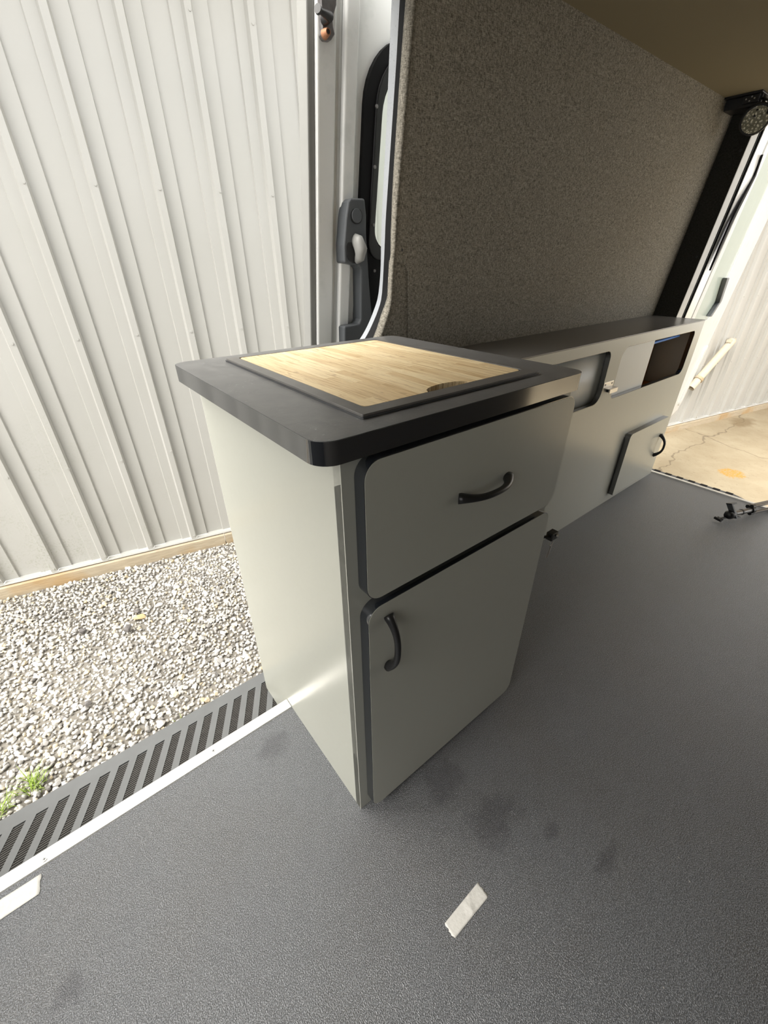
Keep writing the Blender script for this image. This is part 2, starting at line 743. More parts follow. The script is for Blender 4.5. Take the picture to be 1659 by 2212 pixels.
# unseen roof, added to shade the apron and the rear opening
bm = B()
box(bm, 4.0, 9.5, -4.5, 1.2, 2.62, 2.72)
cp = sempty('ceiling_added_shade', (6, -1, 2.62), 'unseen timber roof added to shade the concrete apron')
fin('shade_deck', bm, 'timber', cp)
for y in (-4.3, -2.9, -1.5, -.1):
    fin('shade_joist', box(B(), 4.05, 9.4, y, y + .05, 2.47, 2.619), 'timber', cp)

# ------------------------------------------------------------------ van shell
fl = B()
prism(fl, [(-1.9, -1.2), (XR, -1.2), (XR, .600), (.600, .600), (.600, YT + .010), (-1.9, YT + .010)], 2, -.02, 0)
struct(fin('floor', fl, 'floor'), 'dark grey textured vinyl van floor')
struct(fin('floor_underbody', box(B(), -1.9, 2.40, -1.2, .344, -.30, -.021), 'rubber'))

# aluminium door trims
t1 = sempty('trim_1', (-.5, YT, 0), 'aluminium edging strip along the side door step')
bm = B()
prism(bm, [(YT, .0), (YT + .001, .0035), (YT + .008, .0055), (YT + .029, .0055), (YT + .031, .003), (YT + .031, -.03), (YT + .0285, -.03), (YT + .0285, 0)], 0, -1.0, -.0015)
fin('strip_body', bm, 'alu', t1, smooth=25)
for px in ((96, 1856), (461, 1622), (-260, 2085)):
    q = hit(px, 2, .0055)
    bm = B()
    cyl(bm, (q.x, q.y, .005), (q.x, q.y, .0066), .0052, 16)
    so = fin('screw', bm, 'screw', t1, smooth=30)
    bm = B()
    box(bm, q.x - .0028, q.x + .0028, q.y - .0006, q.y + .0006, .0066, .0069)
    box(bm, q.x - .0006, q.x + .0006, q.y - .0028, q.y + .0028, .0066, .0069)
    fin('screw_slot', bm, 'black', so)
t2 = sempty('trim_2', (XR, 0, 0), 'aluminium edging strip across the rear of the van floor')
bm = B()
prism(bm, [(XR - .002, 0), (XR, .005), (XR + .018, .005), (XR + .020, .002), (XR + .020, -.03), (XR - .002, -.03)], 1, -1.0, .372)
fin('strip_body', bm, 'alu', t2, smooth=25)

# side step, 13.5 cm below the floor, ribbed anti-slip pads
ZS = -.135
st = sempty('door_step', (-.4, .48, ZS), 'black plastic side door step with slanted ribbed pads')
bm = B()
padlist = []
for k in range(-9, 20):
    x0 = -.627 + .0478 * k
    padlist.append(x0)


def padpoly(x0, w=.0262):
    s = .066 / .116
    ya, yb = .395, .5675
    return [(x0 - s * (yb - ya), ya), (x0 + w - s * (yb - ya), ya), (x0 + w, yb), (x0, yb)]


prism(bm, [(-1.2, .362), (.60, .362), (.60, .597), (-1.2, .597)], 2, ZS - .004, ZS, holes=[padpoly(x) for x in padlist])
box(bm, -1.2, .60, .362, .597, ZS - .02, ZS - .0041)
box(bm, -1.2, .60, .590, .612, ZS - .25, ZS - .006)
fin('step_plate', bm, 'stepgrey', st, bevel=0)
struct(fin('wall_riser', box(B(), -1.2, .60, .345, .3615, ZS - .02, -.0305), 'darkgrey'))
padm = None
for x0 in padlist:
    if padm is None:
        bm = B()
        pp = padpoly(0)
        n = 31
        s = .066 / .116
        for i in range(n):
            ya = .3965 + i * (.5665 - .3965) / n
            yb = ya + .0031
            o_ = lambda y: -s * (.5675 - y)
            poly = [(o_(ya) + .0006, ya), (.0256 + o_(ya), ya), (.0256 + o_(yb), yb), (o_(yb) + .0006, yb)]
            prism(bm, poly, 2, ZS - .0045, ZS - .0014)
        box(bm, -s * .172, .026 - 0, .396, .5665, ZS - .0048, ZS - .0041)
        bmesh.ops.translate(bm, verts=bm.verts[:], vec=(x0, 0, 0))
        po = fin('tread_pad', bm, 'padrib', st)
        padm = po.data
        pl0, px0 = po.location.copy(), x0
    else:
        po = bpy.data.objects.new('tread_pad', padm)
        COL.objects.link(po)
        po.parent = st
        po.location = pl0 + Vector((x0 - px0, 0, 0))

# rear bumper step with dark and light squares
ZB = -.02
rs = sempty('rear_step', (XR + .05, 0, ZB), 'grey rear bumper step with black square pads')
qa = hit((1360 + 265 * .18023, 1000 + 70 * .18023), 2, ZB)
qb = hit((1360 + 1250 * .18023, 1000 + 365 * .18023), 2, ZB)
qc = hit((1360 + 1375 * .18023, 1000 + 435 * .18023), 2, ZB)
xo = (qa.x + qb.x) / 2
bm = B()
poly = [(XR + .021, .40), (xo, .40), (xo, qb.y), (xo - .006, qb.y - .02), (qc.x + .004, qc.y), (XR + .035, qc.y - .03), (XR + .030, -1.0), (XR + .021, -1.0)]
prism(bm, poly, 2, ZB - .05, ZB)
fin('bumper_top', bm, 'darkgrey', rs, bevel=.002)
y = .38
while y > qb.y + .03:
    bm = box(B(), XR + .024, xo - .003, y - .033, y, ZB, ZB + .003)
    fin('tread_pad', bm, 'rubber', rs)
    y -= .0625

# ------------------------------------------------------------------ left wall with fabric
# pixel paths along the door aperture edge, turned into points on nested planes
fabR = [(898, 0), (886, 140), (874.4, 282), (864, 400), (858.4, 477), (855.3, 538), (852, 566), (849, 615), (846, 661), (837, 692), (826, 726), (806, 775)]
fabL = [(879.8, 0), (869, 140), (859, 282), (851.5, 400), (848.3, 477), (847, 510), (847, 561), (846, 600), (838, 646), (826, 680), (812, 722), (788, 775)]
seaL = [(863.5, 0), (855.6, 140), (846, 282), (838, 400), (833, 477), (831.5, 515), (829, 570), (824.6, 638), (817, 669), (803, 703), (789, 730), (760, 775)]
flL = [(846, 0), (840, 140), (834.3, 282), (828, 400), (824.5, 477), (823, 525), (822, 584), (817, 638), (808, 669), (794, 703), (777.7, 732), (748, 775)]


def path3(pxs, off, n=40):
    pts = [hitp(p, WA0 + off, WB) for p in pxs]
    top = pts[0].copy()
    d = (pts[0] - pts[1]).normalized()
    k = (CEIL + .0 - top.z) / d.z
    pts = [top + d * k] + pts
    bot = pts[-1].copy()
    pts.append(Vector((bot.x - .05, bot.y + .012, bot.z - .12)))
    pts.append(Vector((bot.x - .06, WA0 + off + WB * .45, .45)))
    return resample(pts, n)


PR, PL, PS, PF = path3(fabR, 0), path3(fabL, .027), path3(seaL, .052), path3(flL, .078)
wl = sempty('wall_left', (1.5, .62, 0), 'left van wall upholstered in grey brown tweed fabric')
# main fabric panel: boundary = aperture curve, then the rounded top of the lower patch
main_edge = [p for p in PR if p.z > 1.075]
patch_px = [(852, 567), (862, 567), (871, 569), (878, 574), (882, 582), (883.5, 592), (883.5, 640), (883.5, 690), (883.5, 735)]
patch = [hitp(p, WA0, WB) for p in patch_px]


def lean(p, h):
    return (p[0], WA0 + WB * p[1] + h, p[1])


outl = [(p.x, p.z) for p in main_edge] + [(p.x, p.z) for p in patch] + [(patch[-1].x, .0), (2.43, 0.0), (2.43, CEIL)]
bm = B()
prism(bm, outl, 1, 0.0, .02, fn=lean)
fin('fabric_panel', bm, 'fabric', wl, bevel=.003)
low = [(p.x, p.z) for p in PR if p.z <= 1.085]
outl = low + [(low[-1][0], 0), (patch[-1].x + .01, 0), (patch[-1].x + .01, 1.09), (patch[0].x, 1.09)]
bm = B()
prism(bm, outl, 1, .005, .024, fn=lean)
fin('lower_fabric_panel', bm, 'fabric', wl, bevel=.002)
# fold of fabric round the edge (soft roll), rubber seal and bare body flange
bm = B()
mid = [(a + b) / 2 + Vector((-.006, -.002, 0)) for a, b in zip(PR, PL)]
rows = [PR, [a * .75 + m * .25 + Vector((-.003, 0, 0)) for a, m in zip(PR, mid)], mid, PL]
vr = [[bm.verts.new(p) for p in r] for r in rows]
for a, b in zip(vr, vr[1:]):
    for i in range(len(a) - 1):
        bm.faces.new((a[i], a[i + 1], b[i + 1], b[i]))
fo = fin('fabric_edge', bm, 'fabric', wl, smooth='all')
sd = fo.modifiers.new('solid', 'SOLIDIFY')
sd.thickness = .004
sd.offset = -1
bm = strip(B(), PL, PS, .02, (1, 0, 0))
fin('door_seal', bm, 'rubber', wl, smooth=40)
bm = strip(B(), PS, PF, .012, (1, 0, 0))
fin('body_flange', bm, 'flange', wl, smooth=40)
bm = B()
cyl(bm, hitp((868, 540), WA0 - .0006, WB), hitp((868, 540), WA0 + .004, WB), .0035, 12)
fin('screw_hole', bm, 'black', wl)
# outer body skin behind the lining (blocks light)
bm = B()
ptsb = [(.66, -.42), (2.43, -.42), (2.43, 1.72), (.66, 1.72)]
prism(bm, ptsb, 1, .030, .078, fn=lean)
fin('body_side', bm, 'white', wl)
bm = B()
ptsb = [(-1.9, -.42), (-.95, -.42), (-.95, 1.72), (-1.9, 1.72)]
prism(bm, ptsb, 1, .0, .078, fn=lean)
fin('body_side', bm, 'white', wl)
bm = box(B(), -.95, .66, .50, .64, 1.615, 1.72)
fin('door_header', bm, 'white', wl)
# rear pillar: fabric face with its shade in the colour, cream steel post, seal, jamb
XP = 2.42


def col(bm, y0, y1, x0, x1, z0=.0, z1=CEIL):
    """leaning post; y given at z=.967"""
    f = lambda y, z: y - .086 * (z - .967)
    v = []
    for z in (z0, z1):
        for (x, y) in ((x0, y0), (x1, y0), (x1, y1), (x0, y1)):
            v.append(bm.verts.new((x, f(y, z), z)))
    for f_ in ((0, 3, 2, 1), (4, 5, 6, 7), (0, 1, 5, 4), (1, 2, 6, 5), (2, 3, 7, 6), (3, 0, 4, 7)):
        bm.faces.new([v[i] for i in f_])
    return bm


fin('pillar_fabric', col(B(), .490, .63, XP, XP + .03), 'shadefabric', wl, bevel=.004)
bm = B()
v = []
for z in (0, CEIL):
    for (x, y) in ((XP + .002, .490), (XP + .034, .4755), (XP + .034, .52), (XP + .002, .52)):
        v.append(bm.verts.new((x, y - .086 * (z - .967), z)))
for f_ in ((0, 3, 2, 1), (4, 5, 6, 7), (0, 1, 5, 4), (1, 2, 6, 5), (2, 3, 7, 6), (3, 0, 4, 7)):
    bm.faces.new([v[i] for i in f_])
fin('pillar_post', bm, 'white', wl, bevel=.002)
bm = B()
for (ya, yb, xa, xb) in ((.4755, .483, XP + .035, XP + .044), (.4675, .474, XP + .045, XP + .05)):
    col(bm, ya, yb, xa, xb)
fin('pillar_seal', bm, 'rubber', wl)
# slanted jamb behind the seal
bm = B()
f = lambda y, z: y - .086 * (z - .967)
v = []
for z in (-.05, 1.66):
    for (x, y) in ((XP + .050, .4655), (XP + .14, .466), (XP + .14, .50), (XP + .050, .50)):
        v.append(bm.verts.new((x, f(y, z), z)))
for f_ in ((0, 3, 2, 1), (4, 5, 6, 7), (0, 1, 5, 4), (1, 2, 6, 5), (2, 3, 7, 6), (3, 0, 4, 7)):
    bm.faces.new([v[i] for i in f_])
fin('rear_jamb', bm, 'white', wl)
# striker plate with two rings on the jamb
for px in ((1555, 501), (1545, 529)):
    q = hit(px, 0, XP + .06)
    bm = B()
    cyl(bm, (q.x, q.y + .02, q.z), (q.x, q.y - .003, q.z), .011, 16)
    so = fin('striker_screw', bm, 'white', wl, smooth=30)
    bm = B()
    cyl(bm, (q.x, q.y - .003, q.z), (q.x, q.y - .0036, q.z), .005, 12)
    fin('screw_socket', bm, 'gunmetal', so)
for px in ((1600, 325), (1505, 555)):
    q = hit(px, 0, XP)
    bm = B()
    cyl(bm, q + Vector((.002, 0, 0)), q + Vector((-.004, 0, 0)), .005, 10)
    fin('trim_clip', bm, 'black', wl, smooth=30)

# ceiling, right wall
struct(fin('ceiling', box(B(), -1.4, XP + .05, -1.25, .56, CEIL, CEIL + .07), 'ceiling'), 'plain taupe van headliner')
bm = B()
prism(bm, [(-1.25, -.3), (.62, -.3), (.62, .72), (-1.25, .72)], 0, -1.5, -1.45)  # unseen low bulkhead, added to limit light from the cab side
struct(fin('wall_front_added', bm, 'plaster'), 'unseen low bulkhead added behind the cab to hold back light')
bm = B()
prism(bm, [(-1.45, -.42), (XP + .05, -.42), (XP + .05, CEIL), (-1.45, CEIL)], 1, -1.25, -1.2)
struct(fin('wall_right', bm, 'plaster'), 'lined right van wall')

# ------------------------------------------------------------------ sliding door (open, outside the van)
DB = -.15
DA = .76 + .15 * 1.2                        # inner face: y = DA + DB z


def dp(px, off=0.0):
    return hitp(px, DA + off, DB)


def dl(p, h):
    return (p[0], DA + DB * p[1] + h, p[1])


d1 = sempty('door_1', (.9, .85, .3), 'white sliding side door standing open beside the van wall')
c1 = lambda X, Y: (640 + X * .217, Y * .217)
xe = (dp(c1(215, 300)).x + dp(c1(215, 2000)).x) / 2      # leading edge of the inner panel
xo0 = (dp(c1(140, 300)).x + dp(c1(140, 2000)).x) / 2
xg0, xg1 = dp(c1(405, 1000)).x, dp(c1(470, 1000)).x
xr1 = dp(c1(600, 1000)).x
xf0 = dp(c1(670, 1000)).x
xw0 = dp(c1(830, 1500)).x
zt0 = dp(c1(930, 320)).z
zt1 = dp(c1(920, 590)).z
zbot = .86
win = rrect(xf0 + .004, 1.45, zbot, zt0, (.06, .13, .08, .06), 9)
bm = B()
prism(bm, rrect(xg1, 1.60, .05, 1.74, .02), 1, .012, .05, holes=[win], fn=dl)
fin('inner_panel', bm, 'white', d1, bevel=.004)
fin('edge_panel', prism(B(), rrect(xe, xg0, .05, 1.74, .01), 1, .004, .05, fn=dl), 'white', d1, bevel=.006, seg=3)
fin('groove', prism(B(), rrect(xg0 - .002, xg1 + .002, .05, 1.74, .002), 1, .026, .05, fn=dl), 'white', d1)
fin('ridge', prism(B(), rrect(xg1, xr1, .05, 1.74, .006), 1, -.004, .02, fn=dl), 'white', d1, bevel=.008, seg=4)
fin('edge_seal', prism(B(), rrect(xo0, xe - .001, .05, 1.74, .004), 1, .012, .055, fn=dl), 'greybit', d1, bevel=.004)
fin('outer_skin', prism(B(), rrect(xo0 + .01, 1.6, .05, 1.74, .02), 1, .056, .064, holes=[rrect(xf0 + .01, 1.44, zbot + .01, zt0 - .01, .10)], fn=dl), 'white', d1)
zwb = dp((815, 537)).z
inner = rrect(xw0, 1.40, zwb, zt1, (.05, .10, .05, .05), 9)
fin('window_seal', prism(B(), win, 1, -.002, .048, holes=[inner], fn=dl), 'rubber', d1, bevel=.006)
fin('window_ring', prism(B(), [(p[0] * .999 + .0, p[1]) for p in rrect((xf0 + xw0) / 2 + .006, 1.42, zwb - .03, zt1 + .022, (.05, .11, .05, .05), 9)], 1, -.008, .0, holes=[rrect(xw0 - .004, 1.405, zwb - .004, zt1 + .004, (.05, .10, .05, .05), 9)], fn=dl), 'black', d1, bevel=.003)
fin('window_pane', prism(B(), rrect(xw0 - .004, 1.404, zwb - .004, zt1 + .004, .05), 1, .036, .041, fn=dl), 'glass', d1)
for px in ((813, 230), (809, 361), (806.5, 486), (808.5, 585)):
    q = dp(px, -.008)
    bm = B()
    cyl(bm, q, q + Vector((0, -.003, 0)), .0042, 10)
    fin('seal_screw', bm, 'gunmetal', d1, smooth=30)
# handle module traced on the door plane
c2 = lambda X, Y: (640 + X * .217, 400 + Y * .217)
hm = [(515, 132), (655, 135), (672, 300), (672, 470), (690, 760), (705, 1000), (735, 1320), (790, 1560), (700, 1700), (455, 1700), (455, 1400), (600, 1375),
      (618, 1330), (618, 830), (590, 800), (455, 775), (450, 600), (470, 330), (492, 170)]
hpoly = []
for q in hm:
    w = dp(c2(*q), -.02)
    hpoly.append((w.x, w.z))
han = fin('handle_body', prism(B(), hpoly, 1, -.034, .012, fn=dl), 'darkgrey', d1, bevel=.006, seg=3)
q = dp(c2(600, 305), -.035)
bm = B()
cyl(bm, q + Vector((0, .003, 0)), q + Vector((0, -.003, 0)), .0165, 20)
fin('push_button', bm, 'darkgrey', han, smooth=30, bevel=.001)
bm = B()
cyl(bm, q + Vector((0, .003, 0)), q + Vector((0, -.0012, 0)), .019, 20)
fin('button_ring', bm, 'black', han, smooth=30)
q = dp(c2(590, 640), -.035)
bm = B()
cyl(bm, q + Vector((0, .006, -.002)), q + Vector((0, -.0015, -.002)), .032, 24)
fin('knob_recess', bm, 'black', han, smooth=30)
bm = B()
sweep(bm, [q + Vector((-.004, .0, .024)), q + Vector((.0, -.012, .018)), q + Vector((.004, -.020, .0)), q + Vector((.004, -.014, -.018)), q + Vector((0, -.001, -.030))],
      [(.016, .010), (.021, .014), (.022, .016), (.018, .012), (.008, .006)], 14, up=(1, 0, 0))
fin('turn_knob', bm, 'greybit', han, smooth='all')
# hinge arm bracket with rusty bolt
bk = [(232, -60), (248, 300), (240, 350), (272, 402), (335, 410), (372, 350), (358, 280), (350, 220), (362, 150), (388, 60), (390, -60)]
bp = []
for q in bk:
    w = dp(c1(*q), -.004)
    bp.append((w.x, w.z))
brk = fin('hinge_bracket', prism(B(), bp, 1, -.010, .008, fn=dl), 'gunmetal', d1, bevel=.002)
q = dp(c1(295, 330), -.012)
bm = B()
cyl(bm, q + Vector((0, .006, 0)), q + Vector((0, -.010, 0)), .0095, 14, .006)
bo = fin('bolt', bm, 'rust', brk, smooth=30)
bm = B()
cyl(bm, q + Vector((0, -.009, 0)), q + Vector((0, -.0106, 0)), .004, 10)
fin('bolt_socket', bm, 'black', bo)
a, b = dp(c1(330, 165), -.03), dp(c1(220, 100), -.045)
bm = B()
sweep(bm, [a + Vector((0, .022, 0)), a, a * .4 + b * .6, b], [.009, .009, .006, .004], 12)
cyl(bm, b + Vector((.001, 0, 0)), b + Vector((-.004, -.003, .001)), .008, 12)
fin('lever_pin', bm, 'black', brk, smooth=30)

# ------------------------------------------------------------------ rear door (open, pointing back)
RC = .161 / .987
RA = .465 - 2.56 * RC


def rp(px, off=0.0):
    return hitp(px, RA + off + .09 * .95, -.09, RC)


def rl(p, h):
    """p = (x, z) on the leaning rear door plane"""
    return (p[0], RA + h + RC * p[0] - .09 * (p[1] - .95), p[1])


za = lambda X, Y: (1420 + X * .1537, 280 + Y * .1537)
zb = lambda X, Y: (1400 + X * .16731, 560 + Y * .16731)
d2 = sempty('door_2', (3.0, .53, -.1), 'white rear van door swung open with pale green glass')
xl = 2.585
xr = sum(rp(zb(*q)).x for q in ((735, 1090), (570, 1500), (520, 1640), (390, 2050))) / 4
xtop = sum(rp(za(*q)).x for q in ((1555, 740), (1010, 2050))) / 2
outl = [(xl, -.02), (xr + .02, -.02), (xr + .01, .30)]
for q in ((735, 1090), (722, 1000), (1000, 300)):
    w = rp(zb(*q))
    outl.append((w.x, w.z))
for q in ((1010, 2050), (1060, 1830), (1555, 740)):
    w = rp(za(*q))
    outl.append((w.x, w.z))
w = rp(za(1555, 740))
outl += [(w.x - .01, 1.72), (xl, 1.72)]
gl = [rp(za(*q)) for q in ((1490, 640), (1080, 1500), (760, 2100), (700, 2212))]
gpts = [rp(za(*q)) for q in ((1500, 560), (1300, 1000), (1090, 1400), (830, 1960), (640, 2250))]
gright = [rp(za(*q)) for q in ((1010, 2040), (1180, 1600), (1400, 1100), (1530, 760))]
xg = max(min(p.x for p in gpts), xl + .1)
xh = min(max(p.x for p in gright), xr - .02)
hole = rrect(xg, xh, .76, 1.60, .04)
ow = [(xl, -.02), (xr, -.02), (xr, 1.72), (xl, 1.72)]
bm = B()
prism(bm, ow, 1, .0, .045, holes=[hole], fn=rl)
fin('door_panel', bm, 'white', d2, bevel=.006)
fin('window_pane', prism(B(), rrect(xg - .012, xh + .012, .748, 1.612, .045), 1, .006, .012, fn=rl), 'mint', d2)
arc = [rp(za(*q), -.004) for q in ((1490, 350), (1380, 650), (1200, 1000), (1050, 1300), (900, 1640), (750, 1980))]
arc = [(p.x, p.z) for p in arc]
bm = B()
wd = [.004, .018, .026, .026, .024, .004]
prism(bm, [(a[0] - w, a[1]) for a, w in zip(arc, wd)] + [(a[0] + w, a[1]) for a, w in list(zip(arc, wd))[::-1]], 1, -.004, .004, fn=rl)
fin('window_gasket', bm, 'rubber', d2)
fin('pressed_rib', prism(B(), rrect(xl + .12, xl + .20, .02, .60, .03), 1, -.012, .01, fn=rl), 'white', d2, bevel=.006)
fin('pressed_rib', prism(B(), rrect(xr - .16, xr - .06, .05, .52, .03), 1, -.012, .01, fn=rl), 'white', d2, bevel=.006)
wq = [rp(zb(*q), -.01) for q in ((1030, 240), (1000, 240), (900, 560), (780, 740), (800, 740), (930, 540))]
fin('grab_handle', prism(B(), [(p.x, p.z) for p in wq], 1, -.02, .004, fn=rl), 'darkgrey', d2, bevel=.004)

# ------------------------------------------------------------------ galley cabinet
cab = thing('galley_cabinet', (W_ / 2, D_ / 2, 0), 'tall grey laminate galley cabinet with one drawer above one door and charcoal worktop', 'cabinet')
ZT = H_ - .032
bm = B()
prism(bm, [(.0012, 0.0), (.3635, 0.0), (.3635, ZS + .0005), (D_, ZS + .0005), (D_, ZT), (.0012, ZT)], 0, 0, .016)
fin('side_panel', bm, 'laminate', cab, bevel=.0006)
bm = B()
prism(bm, [(.0012, 0.0), (.3635, 0.0), (D_, 0), (D_, ZT), (.0012, ZT)], 0, W_ - .016, W_)
fin('side_panel', bm, 'laminate', cab, bevel=.0006)
fin('back_panel', box(B(), .016, W_ - .016, D_ - .014, D_ - .002, .02, ZT), 'laminate', cab)
fin('bottom_panel', box(B(), .016, W_ - .016, .02, D_ - .02, .002, .018), 'laminate', cab)
fin('face_frame', prism(B(), [(.0, 0.0), (W_, 0.0), (W_, ZT), (.0, ZT)], 1, 0, .018, holes=[[(.05, .05), (W_ - .05, .05), (W_ - .05, .60), (.05, .60)], [(.05, .66), (W_ - .05, .66), (W_ - .05, .83), (.05, .83)]]), 'laminate', cab)


def handle(parent, c, axis, L, h, r=.0065):
    """black bow handle: feet on the face at y=c.y, bow towards -y"""
    bm = B()
    pts, rad = [], []
    n = 22
    for i in range(n + 1):
        t = i / n
        s_ = (t - .5) * L
        o_ = -h * (1 - abs(2 * t - 1) ** 2.6)
        k = abs(2 * t - 1)
        wv = .0052 + .0048 * k ** 3
        pts.append(Vector(c) + (Vector((s_, o_, 0)) if axis == 0 else Vector((0, o_, s_))))
        rad.append((wv * 1.05, .0050 + .0040 * k ** 4))
    sweep(bm, pts, rad, 14, up=(0, 0, 1) if axis == 0 else (1, 0, 0), sq=.8)
    return fin('handle', bm, 'black', parent, smooth='all')


def front(name, x0, x1, z0, z1, r, y0, t, parent):
    a = rrect(x0, x1, z0, z1, r, 8)
    e = .0012
    b = rrect(x0 + e, x1 - e, z0 + e, z1 - e, tuple(max(q - e, .001) for q in r), 8)
    o = fin(name, prism(B(), b, 1, y0 - t, y0 - .0004), 'laminate', parent)
    o['label'] = 'grey laminate front with black edge'
    fin('edge_band', prism(B(), a, 1, y0 - t + .0006, y0 - .0004, holes=[b]), 'band', o, smooth=30)
    return o


DT = .0224
dr = front('drawer_front', .020, .5183, .6395, .8743, (.028,) * 4, 0, DT, cab)
handle(dr, (.2705, -DT, .760), 0, .128, .026)
do = front('cabinet_door', .020, .5183, .0151, .6231, (.028,) * 4, 0, DT, cab)
handle(do, (.0605, -DT, .532), 2, .122, .026)
# worktop with rounded corners, inset rim
wt_o = rrect(-.0377, W_ + .0164, -.0153, D_ + .0191, .030, 8)
e = .0012
wt_i = rrect(-.0377 + e, W_ + .0164 - e, -.0153 + e, D_ + .0191 - e, .029, 8)
RX0, RX1, RY0, RY1 = .0565, .4535, .0275, .504
cut = [(RX0 + .014, RY0 + .014), (RX1 - .006, RY0 + .014), (RX1 - .006, RY1 - .006), (RX0 + .014, RY1 - .006)]
wt = fin('worktop', prism(B(), wt_i, 2, ZT, H_, holes=[cut]), 'top', cab)
fin('edge_band', prism(B(), wt_o, 2, ZT + .0005, H_ - .0004, holes=[wt_i]), 'band', wt, smooth=30)
BX0, BX1, BY0, BY1 = .0800, .4385, .0545, .4925
rim = fin('sink_rim', prism(B(), rrect(RX0, RX1, RY0, RY1, .003, 3), 2, H_ + .0008, H_ + .0062, holes=[rrect(BX0 - .0015, BX1 + .0035, BY0 - .0015, BY1 + .0015, .006, 4)]), 'rim', wt, bevel=.0008)
fin('sealant_bead', prism(B(), rrect(RX0 - .0022, RX1 + .0022, RY0 - .0022, RY1 + .0022, .004, 3), 2, H_ + .0001, H_ + .0030, holes=[rrect(RX0 + .002, RX1 - .002, RY0 + .002, RY1 - .002, .003, 3)]), 'band', rim)
fin('basin', box(B(), BX0 - .004, BX1 + .004, BY0 - .004, BY1 + .004, H_ - .030, H_ - .0135), 'steel', wt)
# lock barrel with key at the far side of the cabinet
lk = thing('key_lock', (W_, .012, .45), 'small black lock with keys hanging beside the cabinet door edge', 'lock')
LX, LY, LZ = W_ + .073, .003, .503
bm = B()
box(bm, W_, W_ + .003, .001, .030, LZ - .012, LZ + .020)
fin('hasp_plate', bm, 'black', lk, bevel=.001)
bm = B()
sweep(bm, [(W_ + .002, .012, LZ + .004), (LX - .030, .010, LZ + .004), (LX - .010, LY, LZ + .002)], .004, 10)
fin('hasp_arm', bm, 'black', lk, smooth=40)
bm = box(B(), LX - .013, LX + .013, LY - .008, LY + .010, LZ - .010, LZ + .011)
fin('lock_housing', bm, 'black', lk, bevel=.002)
bm = B()
cyl(bm, (LX + .006, LY - .007, LZ + .001), (LX + .009, LY - .0115, LZ + .001), .0042, 16)
fin('lock_barrel', bm, 'steel', lk, smooth=30)
bm = B()
ring = [Vector((LX - .003 + .009 * math.sin(t), LY - .004, LZ - .018 + .009 * math.cos(t))) for t in np.linspace(0, 2 * math.pi, 20)]
sweep(bm, ring, .0009, 6, up=(0, 1, 0))
fin('key_ring', bm, 'steel', lk, smooth='all')
bm = B()
sweep(bm, [(LX - .001, LY - .004, LZ - .026), (LX - .004, LY - .005, LZ - .036), (LX - .017, LY - .008, LZ - .056)], [(.0045, .0012), (.004, .0012), (.0028, .0012)], 8, up=(0, 1, 0))
fin('key', bm, 'steel', lk)

# ------------------------------------------------------------------ bamboo cutting board made of staggered strips
brd = thing('cutting_board', ((BX0 + BX1) / 2, (BY0 + BY1) / 2, H_ - .0135), 'bamboo cutting board with finger notch set into the black sink rim', 'cutting board')
ZB0, ZB1 = H_ - .0133, H_ + .0058
NX = 17
sw = (BX1 - BX0) / NX
ncx, nr, nh = .252, .049, .0225


def notch(x):
    if abs(x - ncx) >= nr:
        return BY0
    return BY0 + nh * math.sqrt(max(0, 1 - ((x - ncx) / nr) ** 2))


def clipy(x):
    """front/back limits incl. rounded board corners"""
    r = .010
    y0, y1 = notch(x), BY1
    for cx in (BX0 + r, BX1 - r):
        if (cx == BX0 + r and x < cx) or (cx == BX1 - r and x > cx):
            d = r - math.sqrt(max(0, r * r - (x - cx) ** 2))
            y0 = max(y0, BY0 + d)
            y1 = min(y1, BY1 - d)
    return y0, y1


rs_ = random.Random(3)
for i in range(NX):
    xa, xb = BX0 + i * sw + .00012, BX0 + (i + 1) * sw - .00012
    cuts = []
    yy = BY0 + rs_.uniform(.03, .20)
    while yy < BY1 - .05:
        cuts.append(yy)
        yy += rs_.uniform(.12, .24)
    lims = [None] + cuts + [None]
    for j in range(len(lims) - 1):
        m = 8
        xs = [xa + (xb - xa) * t / m for t in range(m + 1)]
        f0 = [(x, clipy(x)[0] if lims[j] is None else lims[j] + .0001) for x in xs]
        f1 = [(x, clipy(x)[1] if lims[j + 1] is None else lims[j + 1] - .0001) for x in xs]
        f0 = [(x, max(y, clipy(x)[0])) for (x, y) in f0]
        dz = rs_.uniform(-.00005, .00005)
        fin('bamboo_strip', prism(B(), f0 + f1[::-1], 2, ZB0, ZB1 + dz), 'bamboo', brd)

# ------------------------------------------------------------------ storage bench along the left wall
BYF, BZ, BX = .3611, .8351, 2.393
ben = thing('storage_bench', (1.5, .48, 0), 'long grey laminate storage bench with two rounded openings along the fabric wall', 'bench')
o1 = rrect(.736, 1.479, .588, .793, (.030, .03, .03, .050), 8)
o2 = rrect(1.572, 2.313, .588, .793, (.024, .050, .022, .032), 8)
bm = prism(B(), [(.565, 0), (BX, 0), (BX, BZ - .004), (.565, BZ - .004)], 1, BYF, BYF + .018, holes=[o1, o2])
fin('front_panel', bm, 'laminate', ben)
for oo in ((.736, 1.479, .588, .793, (.030, .03, .03, .050)), (1.572, 2.313, .588, .793, (.024, .050, .022, .032))):
    k = .0015
    pi = rrect(oo[0] + k, oo[1] - k, oo[2] + k, oo[3] - k, tuple(q - k for q in oo[4]), 8)
    po = rrect(oo[0] + .0002, oo[1] - .0002, oo[2] + .0002, oo[3] - .0002, oo[4], 8)
    fin('opening_edge_band', prism(B(), po, 1, BYF + .0008, BYF + .019, holes=[pi]), 'band', ben, smooth=30)
bm = B()
prism(bm, [(.565, BYF), (BX, BYF), (BX, yw(BZ) - .002), (.565, yw(BZ) - .002)], 2, BZ - .0038, BZ)
